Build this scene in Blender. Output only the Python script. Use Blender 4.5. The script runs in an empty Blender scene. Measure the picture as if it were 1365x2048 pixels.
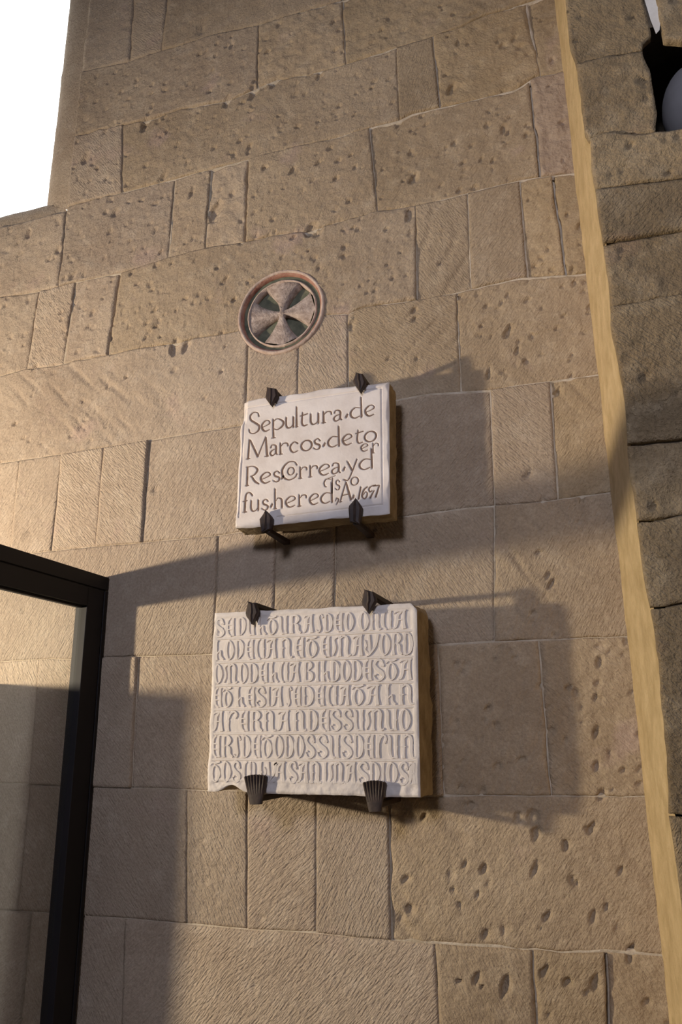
import bpy, math, random
import numpy as np

# ------------------------------------------------------------------ camera
D = 2.0                     # distance camera - wall (m); the wall face is Y = 0, X right, Z up
EYE = 1.6
FPX, YAW, PITCH, ROLL = 1514.4, .3074, .2824, -.0117
CXP, CYP = 682.5, 1024.0
sc = bpy.context.scene
col = sc.collection
_f = np.array([-math.sin(YAW) * math.cos(PITCH), math.cos(YAW) * math.cos(PITCH), math.sin(PITCH)])
_r = np.array([math.cos(YAW), math.sin(YAW), 0.0])
_u = np.cross(_r, _f)
RR = _r * math.cos(ROLL) + _u * math.sin(ROLL)
UU = -_r * math.sin(ROLL) + _u * math.cos(ROLL)
from mathutils import Matrix
cam = bpy.data.cameras.new('camera')
cam.sensor_fit = 'VERTICAL'
cam.sensor_height = 36.0
cam.lens = FPX / 2048.0 * 36.0
cam.clip_start = .02
cam_o = bpy.data.objects.new('camera', cam)
col.objects.link(cam_o)
cam_o.matrix_world = Matrix(((RR[0], UU[0], -_f[0], 0), (RR[1], UU[1], -_f[1], -D), (RR[2], UU[2], -_f[2], EYE), (0, 0, 0, 1)))
sc.camera = cam_o

# ------------------------------------------------------------------ world, lights, exposure
w = bpy.data.worlds.new('world')
sc.world = w
w.use_nodes = True
w.node_tree.nodes['Background'].inputs[0].default_value = (.66, .72, .95, 1)
w.node_tree.nodes['Background'].inputs[1].default_value = .053

def light(name, kind, loc, energy, colr, **kw):
    l = bpy.data.lights.new(name, kind)
    l.energy = energy
    l.color = colr
    for k, v in kw.items():
        setattr(l, k, v)
    o = bpy.data.objects.new(name, l)
    col.objects.link(o)
    o.location = loc
    return o
# warm lamp low on the left, in front of the wall
def aim(o, target):
    d = Matrix.Identity(3)
    from mathutils import Vector
    o.rotation_euler = (Vector(target) - Vector(o.location)).to_track_quat('-Z', 'Y').to_euler()
    return o
lamp = light('warm_lamp', 'SPOT', (-1.535 * D, -.786 * D, EYE + .12 * D), 368, (1.0, .84, .635), shadow_soft_size=.055, spot_size=math.radians(136), spot_blend=1.0)
aim(lamp, (-.55 * D, 0, EYE + .12 * D))
# cool daylight from a window across the room
dl = light('daylight', 'AREA', (-.8, -6.5, EYE + 2.4), 18.5, (.80, .82, 1.0), shape='RECTANGLE', size=.9, size_y=.9, spread=math.radians(60))
aim(dl, (-.1, 0, EYE + .9))
sc.view_settings.view_transform = 'Standard'
sc.view_settings.look = 'None'
sc.view_settings.gamma = 1
sc.view_settings.use_curve_mapping = False
sc.view_settings.exposure = 0.0

# ------------------------------------------------------------------ helpers
random.seed(4)
RNG = np.random.default_rng(11)

def P(px, py, t=0.0):
    """point on the plane Y = -t seen at pixel (px, py)"""
    d = RR * (px - CXP) / FPX - UU * (py - CYP) / FPX + _f
    s = (D - t) / d[1]
    return np.array([d[0] * s, -t, EYE + d[2] * s])

def XZ(px, py, t=0.0):
    p = P(px, py, t)
    return p[0], p[2]

_tab = np.random.default_rng(3).random((256, 256))
def vnoise(x, y):
    x = np.asarray(x, float); y = np.asarray(y, float)
    xi = np.floor(x).astype(int); yi = np.floor(y).astype(int)
    fx = x - xi; fy = y - yi
    fx = fx * fx * (3 - 2 * fx); fy = fy * fy * (3 - 2 * fy)
    a = _tab[xi & 255, yi & 255]; b = _tab[(xi + 1) & 255, yi & 255]
    c = _tab[xi & 255, (yi + 1) & 255]; d = _tab[(xi + 1) & 255, (yi + 1) & 255]
    return (a * (1 - fx) + b * fx) * (1 - fy) + (c * (1 - fx) + d * fx) * fy
def fbm(x, y, o=3):
    s = 0; a = .5; n = 0
    for i in range(o):
        s = s + a * (vnoise(x * 2 ** i + 17.3 * i, y * 2 ** i + 5.1 * i) - .5); n += a; a *= .5
    return s / n          # about -.5 .. .5

def mesh_obj(name, verts, faces, mat, parent=None, smooth=False):
    me = bpy.data.meshes.new(name)
    me.from_pydata([tuple(map(float, v)) for v in verts], [], faces)
    me.validate()
    if smooth:
        me.polygons.foreach_set('use_smooth', [True] * len(me.polygons))
    me.materials.append(mat)
    o = bpy.data.objects.new(name, me)
    col.objects.link(o)
    if parent is not None:
        o.parent = parent
    return o
def grid_mesh(name, V, quads, mat, parent=None, smooth=True):
    """fast mesh from numpy arrays"""
    me = bpy.data.meshes.new(name)
    n = len(V); q = len(quads)
    me.vertices.add(n); me.vertices.foreach_set('co', V.astype(np.float32).ravel())
    me.loops.add(q * 4); me.loops.foreach_set('vertex_index', quads.astype(np.int32).ravel())
    me.polygons.add(q)
    me.polygons.foreach_set('loop_start', np.arange(0, q * 4, 4, dtype=np.int32))
    me.polygons.foreach_set('use_smooth', np.ones(q, bool) if smooth else np.zeros(q, bool))
    me.update(calc_edges=True)
    me.materials.append(mat)
    o = bpy.data.objects.new(name, me)
    col.objects.link(o)
    if parent is not None:
        o.parent = parent
    return o
def empty(name, loc=(0, 0, 0)):
    o = bpy.data.objects.new(name, None)
    col.objects.link(o)
    o.location = loc
    o.empty_display_size = .05
    return o
def keep(o, parent):
    """parent without moving (parent only translated)"""
    o.parent = parent
    o.matrix_parent_inverse = Matrix.Translation(parent.location).inverted()
    return o
def tag(o, label=None, cat=None, group=None, kind=None):
    if label: o['label'] = label
    if cat: o['category'] = cat
    if group: o['group'] = group
    if kind: o['kind'] = kind
    return o
BOXF = [(0, 1, 2, 3), (7, 6, 5, 4), (0, 4, 5, 1), (1, 5, 6, 2), (2, 6, 7, 3), (3, 7, 4, 0)]
def box_geo(x0, x1, y0, y1, z0, z1):
    return [(x0, y0, z0), (x0, y1, z0), (x1, y1, z0), (x1, y0, z0), (x0, y0, z1), (x0, y1, z1), (x1, y1, z1), (x1, y0, z1)]
def box(name, x0, x1, y0, y1, z0, z1, mat, parent=None, bev=0):
    o = mesh_obj(name, box_geo(x0, x1, y0, y1, z0, z1), BOXF, mat, None)
    if bev:
        b = o.modifiers.new('bevel', 'BEVEL'); b.width = bev; b.segments = 2
    if parent is not None:
        keep(o, parent)
    return o

# ------------------------------------------------------------------ materials
def mat_new(name):
    m = bpy.data.materials.new(name); m.use_nodes = True
    nt = m.node_tree
    return m, nt, nt.nodes['Principled BSDF']
def N(nt, t, **kw):
    n = nt.nodes.new(t)
    for k, v in kw.items():
        setattr(n, k, v)
    return n
def noise(nt, vec, scale, detail=3, rough=.55):
    n = N(nt, 'ShaderNodeTexNoise'); n.inputs['Scale'].default_value = scale
    n.inputs['Detail'].default_value = detail; n.inputs['Roughness'].default_value = rough
    if vec is not None: nt.links.new(vec, n.inputs['Vector'])
    return n
def ramp(nt, fac, stops):
    r = N(nt, 'ShaderNodeValToRGB')
    e = r.color_ramp.elements
    while len(e) < len(stops): e.new(.5)
    for i, (p, c) in enumerate(stops):
        e[i].position = p; e[i].color = (*c, 1) if len(c) == 3 else c
    nt.links.new(fac, r.inputs[0])
    return r
def mixc(nt, fac, a, b, mode='MIX'):
    m = N(nt, 'ShaderNodeMix', data_type='RGBA', blend_type=mode)
    for s, v in ((0, fac), (6, a), (7, b)):
        if hasattr(v, 'is_linked') or hasattr(v, 'links'): nt.links.new(v, m.inputs[s])
        elif isinstance(v, (int, float)): m.inputs[s].default_value = v
        else: m.inputs[s].default_value = (*v, 1)
    return m.outputs[2]
def mth(nt, op, a, b=None):
    m = N(nt, 'ShaderNodeMath', operation=op)
    for i, v in ((0, a), (1, b)):
        if v is None: continue
        if isinstance(v, (int, float)): m.inputs[i].default_value = v
        else: nt.links.new(v, m.inputs[i])
    return m.outputs[0]

def stone_mat(name, base, dark, light, chisel=1.0, grain=1.0, warm_dim=None):
    """limestone: object properties ang (tool-mark direction), tint (own tone of the block), tool (strength of tool marks)"""
    m, nt, bs = mat_new(name)
    L = nt.links.new
    tc = N(nt, 'ShaderNodeTexCoord').outputs['Object']
    at = lambda n: N(nt, 'ShaderNodeAttribute', attribute_type='OBJECT', attribute_name=n).outputs['Fac']
    ang, tint, tool = at('ang'), at('tint'), at('tool')
    rot = N(nt, 'ShaderNodeVectorRotate', rotation_type='Y_AXIS'); L(tc, rot.inputs['Vector']); L(ang, rot.inputs['Angle'])
    wob = noise(nt, tc, 9, 2)
    wv = N(nt, 'ShaderNodeVectorMath', operation='SCALE'); L(wob.outputs['Color'], wv.inputs[0]); wv.inputs['Scale'].default_value = .012
    ad = N(nt, 'ShaderNodeVectorMath', operation='ADD'); L(rot.outputs[0], ad.inputs[0]); L(wv.outputs[0], ad.inputs[1])
    mp = N(nt, 'ShaderNodeMapping'); mp.inputs['Scale'].default_value = (215, 60, 44); L(ad.outputs[0], mp.inputs[0])
    chis0 = noise(nt, mp.outputs[0], 1, 2, .55)
    chis = ramp(nt, chis0.outputs[0], [(.30, (0, 0, 0)), (.60, (1, 1, 1))])
    g1 = noise(nt, tc, 150, 4, .7)
    g2 = noise(nt, tc, 2.2, 4, .6)
    g3 = noise(nt, tc, 14, 5, .65)
    g4 = noise(nt, tc, 45, 3, .6)
    B_, D_, L_ = base, dark, light
    if warm_dim:
        light_mix = at('light_mix')
        B_, D_, L_ = (mixc(nt, light_mix, p, q_) for p, q_ in zip((base, dark, light), warm_dim))
    c = mixc(nt, ramp(nt, g2.outputs[0], [(.35, (0, 0, 0)), (.65, (1, 1, 1))]).outputs[0], B_, D_)
    c = mixc(nt, ramp(nt, g3.outputs[0], [(.5, (0, 0, 0)), (.75, (.8, .8, .8))]).outputs[0], c, L_)
    spot = ramp(nt, g3.outputs[0], [(.26, (1, 1, 1)), (.36, (0, 0, 0))])
    c = mixc(nt, mth(nt, 'MULTIPLY', spot.outputs[0], .55), c, tuple(x * .5 for x in dark))
    g5 = noise(nt, tc, 5.5, 3, .5)
    pk = ramp(nt, g5.outputs[0], [(.62, (0, 0, 0)), (.72, (.5, .5, .5))])
    c = mixc(nt, pk.outputs[0], c, (base[0] * .98, base[1] * .90, base[2] * 1.0))
    spk = ramp(nt, g1.outputs[0], [(.3, (.80, .79, .78)), (.7, (1.12, 1.12, 1.12))])
    c = mixc(nt, 1.0, c, spk.outputs[0], 'MULTIPLY')
    hs = N(nt, 'ShaderNodeHueSaturation'); L(c, hs.inputs['Color']); L(tint, hs.inputs['Value'])
    L(hs.outputs[0], bs.inputs['Base Color'])
    bs.inputs['Roughness'].default_value = .93
    bs.inputs['Specular IOR Level'].default_value = .15
    h = mth(nt, 'MULTIPLY', mth(nt, 'MULTIPLY', chis.outputs[0], tool), chisel * .52)
    h = mth(nt, 'ADD', h, mth(nt, 'MULTIPLY', g1.outputs[0], .75 * grain))
    h = mth(nt, 'ADD', h, mth(nt, 'MULTIPLY', g4.outputs[0], 1.15 * grain))
    b = N(nt, 'ShaderNodeBump'); b.inputs['Strength'].default_value = 1.0; b.inputs['Distance'].default_value = .0042
    L(h, b.inputs['Height']); L(b.outputs[0], bs.inputs['Normal'])
    return m
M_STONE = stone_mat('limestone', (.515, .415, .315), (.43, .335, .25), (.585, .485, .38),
                    warm_dim=((.455, .345, .215), (.345, .255, .15), (.53, .415, .27)), grain=1.15)  # second palette holds the warmer, dimmer light of the upper right
M_ROUGH = stone_mat('weathered_limestone', (.46, .345, .205), (.28, .205, .12), (.56, .44, .285), chisel=1.6, grain=2.6)

def simple_mat(name, c1, c2, scale, rough=.9, bump=.0, bscale=None, dist=.002, spec=.2, metal=0):
    m, nt, bs = mat_new(name)
    tc = N(nt, 'ShaderNodeTexCoord').outputs['Object']
    n = noise(nt, tc, scale, 5, .6)
    r = ramp(nt, n.outputs[0], [(.3, c1), (.7, c2)])
    nt.links.new(r.outputs[0], bs.inputs['Base Color'])
    bs.inputs['Roughness'].default_value = rough
    bs.inputs['Specular IOR Level'].default_value = spec
    bs.inputs['Metallic'].default_value = metal
    if bump:
        n2 = noise(nt, tc, bscale or scale * 4, 4, .6)
        b = N(nt, 'ShaderNodeBump'); b.inputs['Strength'].default_value = bump; b.inputs['Distance'].default_value = dist
        nt.links.new(n2.outputs[0], b.inputs['Height']); nt.links.new(b.outputs[0], bs.inputs['Normal'])
    return m
M_MORTAR = simple_mat('mortar', (.42, .34, .24), (.66, .57, .45), 30, .95, .8, 120, .004)
M_PLASTER = simple_mat('reveal_plaster', (.46, .335, .175), (.66, .50, .285), 16, .92, .9, 110, .005)
M_PATCH = simple_mat('pink_plaster_patch', (.31, .23, .165), (.45, .35, .26), 24, .95, 1.0, 70, .008)
M_MARBLE = simple_mat('marble', (.62, .55, .50), (.76, .70, .66), 13, .7, .35, 140, .0016)
M_MARBLE2 = simple_mat('carved_marble', (.66, .59, .53), (.74, .67, .62), 18, .75, .5, 160, .002)
M_ROUGHM = simple_mat('rough_marble_edge_shaded', (.24, .18, .11), (.42, .33, .21), 20, .9, .9, 60, .006)  # rough brown sides, with their shade darkened into the colour
M_INK = simple_mat('letter_pigment', (.13, .085, .065), (.22, .15, .12), 60, .9)
M_IRON = simple_mat('rusted_iron', (.026, .017, .014), (.055, .034, .026), 70, .6, .5, 200, .001, spec=.35)
M_FRAME = simple_mat('black_steel', (.010, .009, .010), (.015, .012, .014), 5, .6, spec=.3)
M_RED = simple_mat('faded_red_paint', (.26, .10, .075), (.45, .28, .21), 40, .9, .6, 120, .003)
M_PINK = simple_mat('pale_pink_stone', (.44, .32, .26), (.60, .48, .40), 45, .9, .8, 120, .004)
M_GREEN = simple_mat('faded_green_paint', (.075, .085, .062), (.17, .17, .12), 30, .9, .6, 120, .003)
M_GREY = simple_mat('grey_relief_stone', (.24, .18, .15), (.54, .44, .38), 60, .9, .9, 150, .004)
M_BALL = simple_mat('smooth_grey_stone', (.20, .19, .19), (.26, .25, .25), 6, .6)
M_WOOD = simple_mat('oak_wood', (.30, .20, .12), (.40, .28, .17), 8, .5)
M_FLOOR = simple_mat('floor_stone', (.16, .13, .10), (.22, .18, .14), 4, .7, .3, 40)
M_DARK = simple_mat('dark_rubble', (.10, .08, .06), (.16, .13, .09), 12, .95, .8, 40, .01)  # dark core behind the pier stones and around the hole
M_WHITE = simple_mat('white_lime_mortar', (.66, .62, .56), (.80, .77, .72), 20, .9, .5, 60)
m, nt, bs = mat_new('window_daylight')
bs.inputs['Base Color'].default_value = (.9, .95, 1, 1)
bs.inputs['Emission Color'].default_value = (.93, .97, 1, 1)
bs.inputs['Emission Strength'].default_value = 3.2
M_SKYPANE = m
m, nt, bs = mat_new('clear_glass')
nt.nodes.remove(bs)
tr = N(nt, 'ShaderNodeBsdfTransparent'); tr.inputs[0].default_value = (.985, .992, .975, 1)
gl = N(nt, 'ShaderNodeBsdfGlossy'); gl.inputs['Roughness'].default_value = .02
mx = N(nt, 'ShaderNodeMixShader')
mx.inputs[0].default_value = .035; nt.links.new(tr.outputs[0], mx.inputs[1]); nt.links.new(gl.outputs[0], mx.inputs[2])
nt.links.new(mx.outputs[0], nt.nodes['Material Output'].inputs[0])
veil = N(nt, 'ShaderNodeBsdfTranslucent'); veil.inputs[0].default_value = (.85, .90, .95, 1)     # pale veil standing in for reflected haze, lifts the view through
m2 = N(nt, 'ShaderNodeMixShader'); m2.inputs[0].default_value = .02
nt.links.new(mx.outputs[0], m2.inputs[1]); nt.links.new(veil.outputs[0], m2.inputs[2])
nt.links.new(m2.outputs[0], nt.nodes['Material Output'].inputs[0])
M_GLASS = m

# ------------------------------------------------------------------ the wall: horizontal joints (traced, as points on the wall face)
def hj(pts):
    a = np.array([XZ(*p) for p in pts]); a = a[np.argsort(a[:, 0])]
    lo = a[0] + (a[0] - a[-1]) / np.linalg.norm(a[0] - a[-1]) * 3 * np.array([1, .15])
    hi = a[-1] + (a[-1] - a[0]) / np.linalg.norm(a[0] - a[-1]) * 1.5 * np.array([1, .15])
    return np.vstack([lo, a, hi])
def zj(j, X): return np.interp(X, j[:, 0], j[:, 1])
JM1 = hj([(169, -130), (518, -235), (1100, -420)])
J0 = hj([(169, 144), (256, 123), (328, 100), (426, 72), (518, 49), (692, -2), (1000, -95)])
J1 = hj([(160, 272), (246, 251), (308, 238), (359, 218), (461, 200), (513, 177), (554, 159), (615, 149), (692, 128), (789, 96), (851, 77), (929, 52), (970, 31), (1100, -10)])
J2 = hj([(150, 410), (241, 385), (338, 361), (390, 346), (477, 323), (590, 292), (656, 279), (753, 251), (799, 240), (825, 227), (882, 214), (908, 209), (970, 194), (1032, 178), (1073, 152), (1109, 147)])
J3 = hj([(0, 595), (51, 587), (103, 577), (149, 564), (241, 545), (328, 518), (410, 497), (487, 485), (554, 469), (615, 464), (660, 449), (753, 423), (830, 411), (867, 403), (929, 387), (996, 369), (1058, 356), (1150, 345)])
J4 = hj([(0, 751), (51, 738), (108, 731), (154, 720), (215, 710), (287, 695), (359, 685), (390, 677), (500, 659), (656, 629), (696, 627), (727, 614), (836, 599), (908, 586), (949, 576), (1042, 555), (1166, 547)])
J5 = hj([(0, 926), (123, 908), (205, 895), (297, 880), (477, 851), (789, 800), (856, 787), (980, 780), (1022, 772), (1099, 762), (1197, 749)])
J6 = hj([(0, 1113), (99, 1102), (190, 1093), (286, 1085), (330, 1080), (436, 1071), (473, 1065), (760, 1037), (804, 1033), (937, 1015), (990, 1011), (1079, 1004), (1159, 993), (1225, 984)])
J7 = hj([(0, 1323), (99, 1318), (154, 1318), (216, 1314), (293, 1312), (421, 1309), (855, 1290), (982, 1283), (1150, 1277)])
J8 = hj([(0, 1567), (59, 1568), (128, 1572), (260, 1576), (366, 1579), (414, 1581), (875, 1593), (937, 1591), (1070, 1592), (1265, 1593)])
J9 = hj([(176, 1832), (256, 1838), (374, 1849), (476, 1858), (546, 1862), (630, 1866), (696, 1873), (787, 1881), (924, 1892), (1004, 1894), (1123, 1907), (1208, 1903), (1310, 1912)])
ZB = .62
J10 = np.array([(-4.5, ZB), (2, ZB)])
ZBB = .18
J11 = np.array([(-4.5, ZBB), (2, ZBB)])

# vertical joints per course: ((x,y) top px, (x,y) bottom px, gap in m)
def vj(a, b, gap=.004):
    return (XZ(*a), XZ(*b), gap * .55)
def vx(v, z):
    (x1, z1), (x0, z0), g = v
    return x0 + (x1 - x0) * np.clip((z - z0) / (z1 - z0), -.3, 1.3)
def wallx(x, g=.004):
    return ((x, 5.), (x, 0.), g)
JUNC = [(1108, 0), (1141, 310), (1190, 700), (1235, 1000), (1268, 1400), (1291, 1630), (1335, 2048)]
RIGHT = wallx(.135)
# window: front edge of the splayed jamb and sill on the wall face
WX = float(XZ(168, 100)[0])           # jamb front edge
WXB = float(P(115, 206, -.07)[0])     # jamb back edge
WSZ = float(XZ(40, 446)[1])           # sill front edge
JAMB = wallx(WX, .001)
LEFT = wallx(-2.75)
S, T, R_, G = 'smooth', 'pitted', 'rough', 'grooved'
courses = [
    (JM1, J0, JAMB, RIGHT, [vj((267, 20), (260, 120)), vj((333, 20), (326, 85)), vj((685, 0), (689, 30))], [T, T, T, R_]),
    (J0, J1, JAMB, RIGHT, [vj((518, 49), (515, 169), .006), vj((686, 5), (690, 128), .006)], [T, R_, R_]),
    (J1, J2, JAMB, RIGHT, [vj((246, 254), (243, 380), .006), vj((793, 101), (800, 240), .005), vj((866, 77), (881, 214), .009), vj((1062, 60), (1085, 160), .006)], [T, T, S, R_, R_]),
    (J2, J3, JAMB, RIGHT, [vj((349, 361), (336, 505), .007), vj((420, 354), (410, 497), .007), vj((496, 323), (490, 485), .016), vj((738, 256), (755, 421), .005), vj((1062, 165), (1080, 350), .012)], [T, T, R_, T, T, 'patch']),
    (J3, J4, LEFT, RIGHT, [vj((0, 595), (-22, 745), .007), vj((79, 582), (59, 697), .009), vj((151, 564), (126, 718), .009), vj((239, 546), (215, 710), .012), vj((831, 413), (834, 598)), vj((936, 387), (943, 576)), vj((1040, 362), (1055, 555), .005), vj((1105, 350), (1132, 545), .012)], [T, T, T, T, T, G, S, T, R_]),
    (J4, J5, LEFT, RIGHT, [vj((497, 661), (492, 800), .007), vj((597, 661), (595, 785), .006), vj((696, 637), (696, 756), .006), vj((914, 590), (922, 790), .002)], [G, S, S, G, T]),
    (J5, J6, LEFT, RIGHT, [vj((38, 920), (22, 1083)), vj((123, 910), (102, 1100)), vj((207, 897), (190, 1093)), vj((297, 882), (284, 1083), .005), vj((620, 826), (624, 1050), .004), vj((981, 780), (990, 1011), .006), vj((1101, 764), (1117, 1000), .007)], [S, S, S, S, S, S, S, G, R_]),
    (J6, J7, LEFT, RIGHT, [vj((-120, 1125), (-140, 1320)), vj((436, 1072), (430, 1226), .005), vj((551, 1074), (548, 1212)), vj((671, 1075), (668, 1212)), vj((989, 1012), (990, 1283), .006)], [S, S, S, S, S, G]),
    (J7, J8, LEFT, RIGHT, [vj((79, 1325), (59, 1568)), vj((275, 1316), (262, 1574), .006), vj((560, 1312), (555, 1580)), vj((875, 1300), (888, 1592), .003), vj((1079, 1301), (1101, 1568), .006)], [S, S, S, S, T, T]),
    (J8, J9, LEFT, RIGHT, [vj((60, 1580), (35, 1820)), vj((374, 1580), (372, 1848), .002), vj((495, 1607), (493, 1853), .005), vj((632, 1616), (631, 1864), .005), vj((777, 1600), (783, 1877), .006)], [S, S, S, S, S, 'bigpit']),
    (J9, J10, LEFT, RIGHT, [vj((60, 1840), (40, 2048)), vj((250, 1840), (244, 2048)), vj((870, 1890), (880, 2048), .002), vj((1066, 1905), (1075, 2048), .008), vj((1213, 1905), (1219, 2048), .012)], [S, S, S, 'bigpit', T, T]),
    (J10, J11, LEFT, RIGHT, [wallx(-1.9), wallx(-1.2), wallx(-.55)], [S, S, S, S]),
]
PITS = []
for qx, qy, r_ in [(1105, 1165, 13), (1097, 1149, 11), (1200, 1325, 14), (1192, 1395, 11), (1195, 1462, 15), (1195, 1530, 13), (1207, 1588, 15), (1186, 1655, 15), (1136, 1692, 13), (1070, 1742, 15), (1073, 1668, 16), (968, 1738, 15), (930, 1728, 9), (1097, 1832, 14), (1185, 1832, 15), (1155, 1768, 9), (1245, 1742, 11), (1268, 1902, 14), (957, 1955, 15), (1014, 1968, 18), (1095, 1940, 13), (1190, 1962, 16), (970, 1870, 13), (955, 1790, 10), (1215, 1815, 9),
                   (432, 418, 20), (385, 383, 10), (230, 425, 10), (135, 341, 8), (174, 318, 13), (294, 247, 12), (455, 202, 11), (512, 180, 15), (549, 163, 13), (625, 459, 18), (640, 462, 12), (351, 694, 15), (376, 690, 11), (404, 56, 14), (466, 92, 8), (918, 86, 10), (905, 178, 16), (1010, 255, 12), (830, 352, 14), (822, 428, 14), (1018, 262, 9), (980, 745, 8), (1020, 660, 12), (1035, 700, 9), (1118, 780, 10), (1205, 690, 9), (588, 340, 9), (500, 290, 9), (640, 150, 9), (330, 350, 9), (60, 470, 9), (120, 500, 9), (150, 550, 8), (265, 545, 8), (705, 650, 12), (610, 1030, 5), (1060, 945, 9), (1088, 1000, 7), (1165, 1000, 9)]:
    m0, m1 = P(qx - r_, qy), P(qx + r_, qy)
    PITS.append((*XZ(qx, qy), float(np.linalg.norm(m1 - m0)) / 2, .006 + .0006 * r_))
MED_C = P(562, 623.5)
MED_R = float(np.linalg.norm(P(648.6, 605.7) - P(475, 638)) / 2)

# wall core with the window hole (mortar bed that shows in the joints)
YM = .047
vb, fb = [], []
def addbox(V, F, *a):
    n = len(V); V += box_geo(*a); F += [tuple(i + n for i in f) for f in BOXF]
XL, XR = -4.2, 2.4
addbox(vb, fb, XL, XR, YM, .6, 0, WSZ - .05)
addbox(vb, fb, WX + .05, XR, YM, .6, WSZ - .05, 6.4)
addbox(vb, fb, XL, -3.05, YM, .6, WSZ - .05, 6.4)
# hole behind the roundel: the core is only a bed, the disc sits in front of it
wall_back = mesh_obj('wall_back', vb, fb, M_MORTAR)
tag(wall_back, 'tan limestone block wall with the two inscribed plaques', None, None, 'structure')

def block(parent, name, Xl, Xr, zb, zt, gap_l, gap_r, style, seed, cell, y0=0.0, gapz=.0025, mat=None, medallion=True):
    """one stone: Xl(z), Xr(z), zb(x), zt(x) callables"""
    rng = np.random.default_rng(seed)
    zc = .5 * (float(zb(Xl(2.))) + float(zt(Xl(2.))))
    xl0, xr0 = float(Xl(zc)), float(Xr(zc))
    xm = .5 * (xl0 + xr0)
    hgt = float(zt(xm) - zb(xm)); wid = xr0 - xl0
    if wid < .02 or hgt < .02:
        return None
    nu = max(4, int(wid / cell)); nv = max(4, int(hgt / cell))
    u = np.linspace(0, 1, nu + 1); v = np.linspace(0, 1, nv + 1)
    # pull the outermost samples toward the edge for a crisp arris
    U, V = np.meshgrid(u, v)
    z_est = zb(xm) + V * hgt
    X = Xl(z_est) + gap_l / 2 + U * (Xr(z_est) - gap_r / 2 - Xl(z_est) - gap_l / 2)
    zlo, zhi = zb(X) + gapz / 2, zt(X) - gapz / 2
    Z = zlo + V * (zhi - zlo)
    # ragged arrises
    wa = .0032 if y0 != 0 else .006 if style in (R_, 'patch') else .0035 if style != S else .0018
    Xw = X + wa * 2 * fbm(X * 18 + 3, Z * 18 + 9, 3)
    Zw = Z + wa * 2 * fbm(X * 18 + 41, Z * 18 + 77, 3)
    e = np.minimum(np.minimum(U, 1 - U) * wid, np.minimum(V, 1 - V) * hgt)
    ox, oz = rng.random(2) * 200
    h = np.zeros_like(X)
    pier = y0 != 0
    h += rng.normal(0, .0025) + (U - .5) * rng.normal(0, .003) + (V - .5) * rng.normal(0, .003)
    und, rgh = {S: (.004, .0008), T: (.010, .0055), R_: (.016, .010), G: (.012, .003), 'patch': (.022, .010), 'bigpit': (.014, .004)}[style]
    if pier: und *= .7; rgh *= .8
    h += und * fbm(X * 5 + ox, Z * 5 + oz, 3) + rgh * fbm(X * 38 + oz, Z * 38 + ox, 3)
    ang = rng.choice([-1, 1]) * math.radians(rng.uniform(28, 48))
    if style in (G, 'bigpit'):
        ca, sa = math.cos(ang), math.sin(ang)
        a = X * ca - Z * sa; b = X * sa + Z * ca
        wv = .02 * fbm(X * 9 + ox, Z * 9, 2)
        gr = vnoise((a + wv) * 48 + ox, b * 7 + oz)
        msk = np.clip(fbm(X * 4 + oz, Z * 4 + ox, 2) * 4 + .55, 0, 1)
        h -= .0055 * np.clip(gr - .55, 0, 1) * 2 * msk
    # pick marks: pits with one sharp lip
    npit = {S: 5, T: 300, R_: 150, G: 60, 'patch': 60, 'bigpit': 70}[style] * wid * hgt
    for k in range(int(npit + rng.random())):
        cx = xl0 + rng.random() * wid; cz = float(zb(cx)) + rng.random() * hgt
        big = style == 'bigpit'
        L = rng.uniform(.007, .016) * (1.4 if big else 1); Wd = L * rng.uniform(.45, .8)
        dp = rng.uniform(.003, .010) * (1.3 if big else 1)
        th = math.radians(rng.normal(68 if big else 35, 22))
        dx = X - cx; dz = Z - cz
        sel = (np.abs(dx) < 3 * L) & (np.abs(dz) < 3 * L)
        if not sel.any(): continue
        a = dx[sel] * math.cos(th) + dz[sel] * math.sin(th); b = -dx[sel] * math.sin(th) + dz[sel] * math.cos(th)
        # a runs along the stroke; steep at one end
        aa = np.where(a > 0, a / (L * .6), a / (L * 1.3))
        g = np.clip(1 - (aa ** 2 + (b / Wd) ** 2), 0, 1) ** .7 * np.clip(.65 - dx[sel] / (L * 2.2), 0, 1)
        h[sel] -= dp * 1.4 * g
        if rng.random() < .3:
            h[sel] += dp * .5 * np.exp(-((a + L) ** 2 + b ** 2) / (Wd * .8) ** 2)
    for qx, qz, L, dp in PITS:
        dx = X - qx; dz = Z - qz
        sel = (np.abs(dx) < 3 * L) & (np.abs(dz) < 3 * L)
        if y0 != 0 or not sel.any(): continue
        dx, dz = dx[sel], dz[sel]
        wob_ = 1 + 2.2 * fbm(dx * 45 + qx * 9, dz * 45 + qz * 9, 2)
        a = dx * .5 + dz * .87; b = -dx * .87 + dz * .5
        g = np.clip(1 - ((a / (L * 1.15)) ** 2 + (b / (L * .62)) ** 2) * wob_, 0, 1) ** .6
        h[sel] -= dp * 1.35 * g * np.clip(.62 - dx / (L * 1.5), 0, 1)
    # worn arris and chips
    r = {S: .003, T: .005, R_: .007, G: .004, 'patch': .010, 'bigpit': .005}[style]
    if pier: r *= .6
    rr = r * (1 + 1.8 * np.clip(fbm(X * 11 + 5, Z * 11 + 31, 2) * 3, 0, 1) * (0.3 if style == S else 1))
    k = np.clip(1 - e / rr, 0, 1)
    h -= rr * .55 * k * k
    if medallion:
        dm = np.hypot(X - MED_C[0], Z - MED_C[2])
        h = np.where(dm < MED_R * .97, -.040, h)
    h = np.maximum(h, -.041)
    Y = y0 - h
    nV = X.size
    idx = np.arange(nV).reshape(X.shape)
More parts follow.
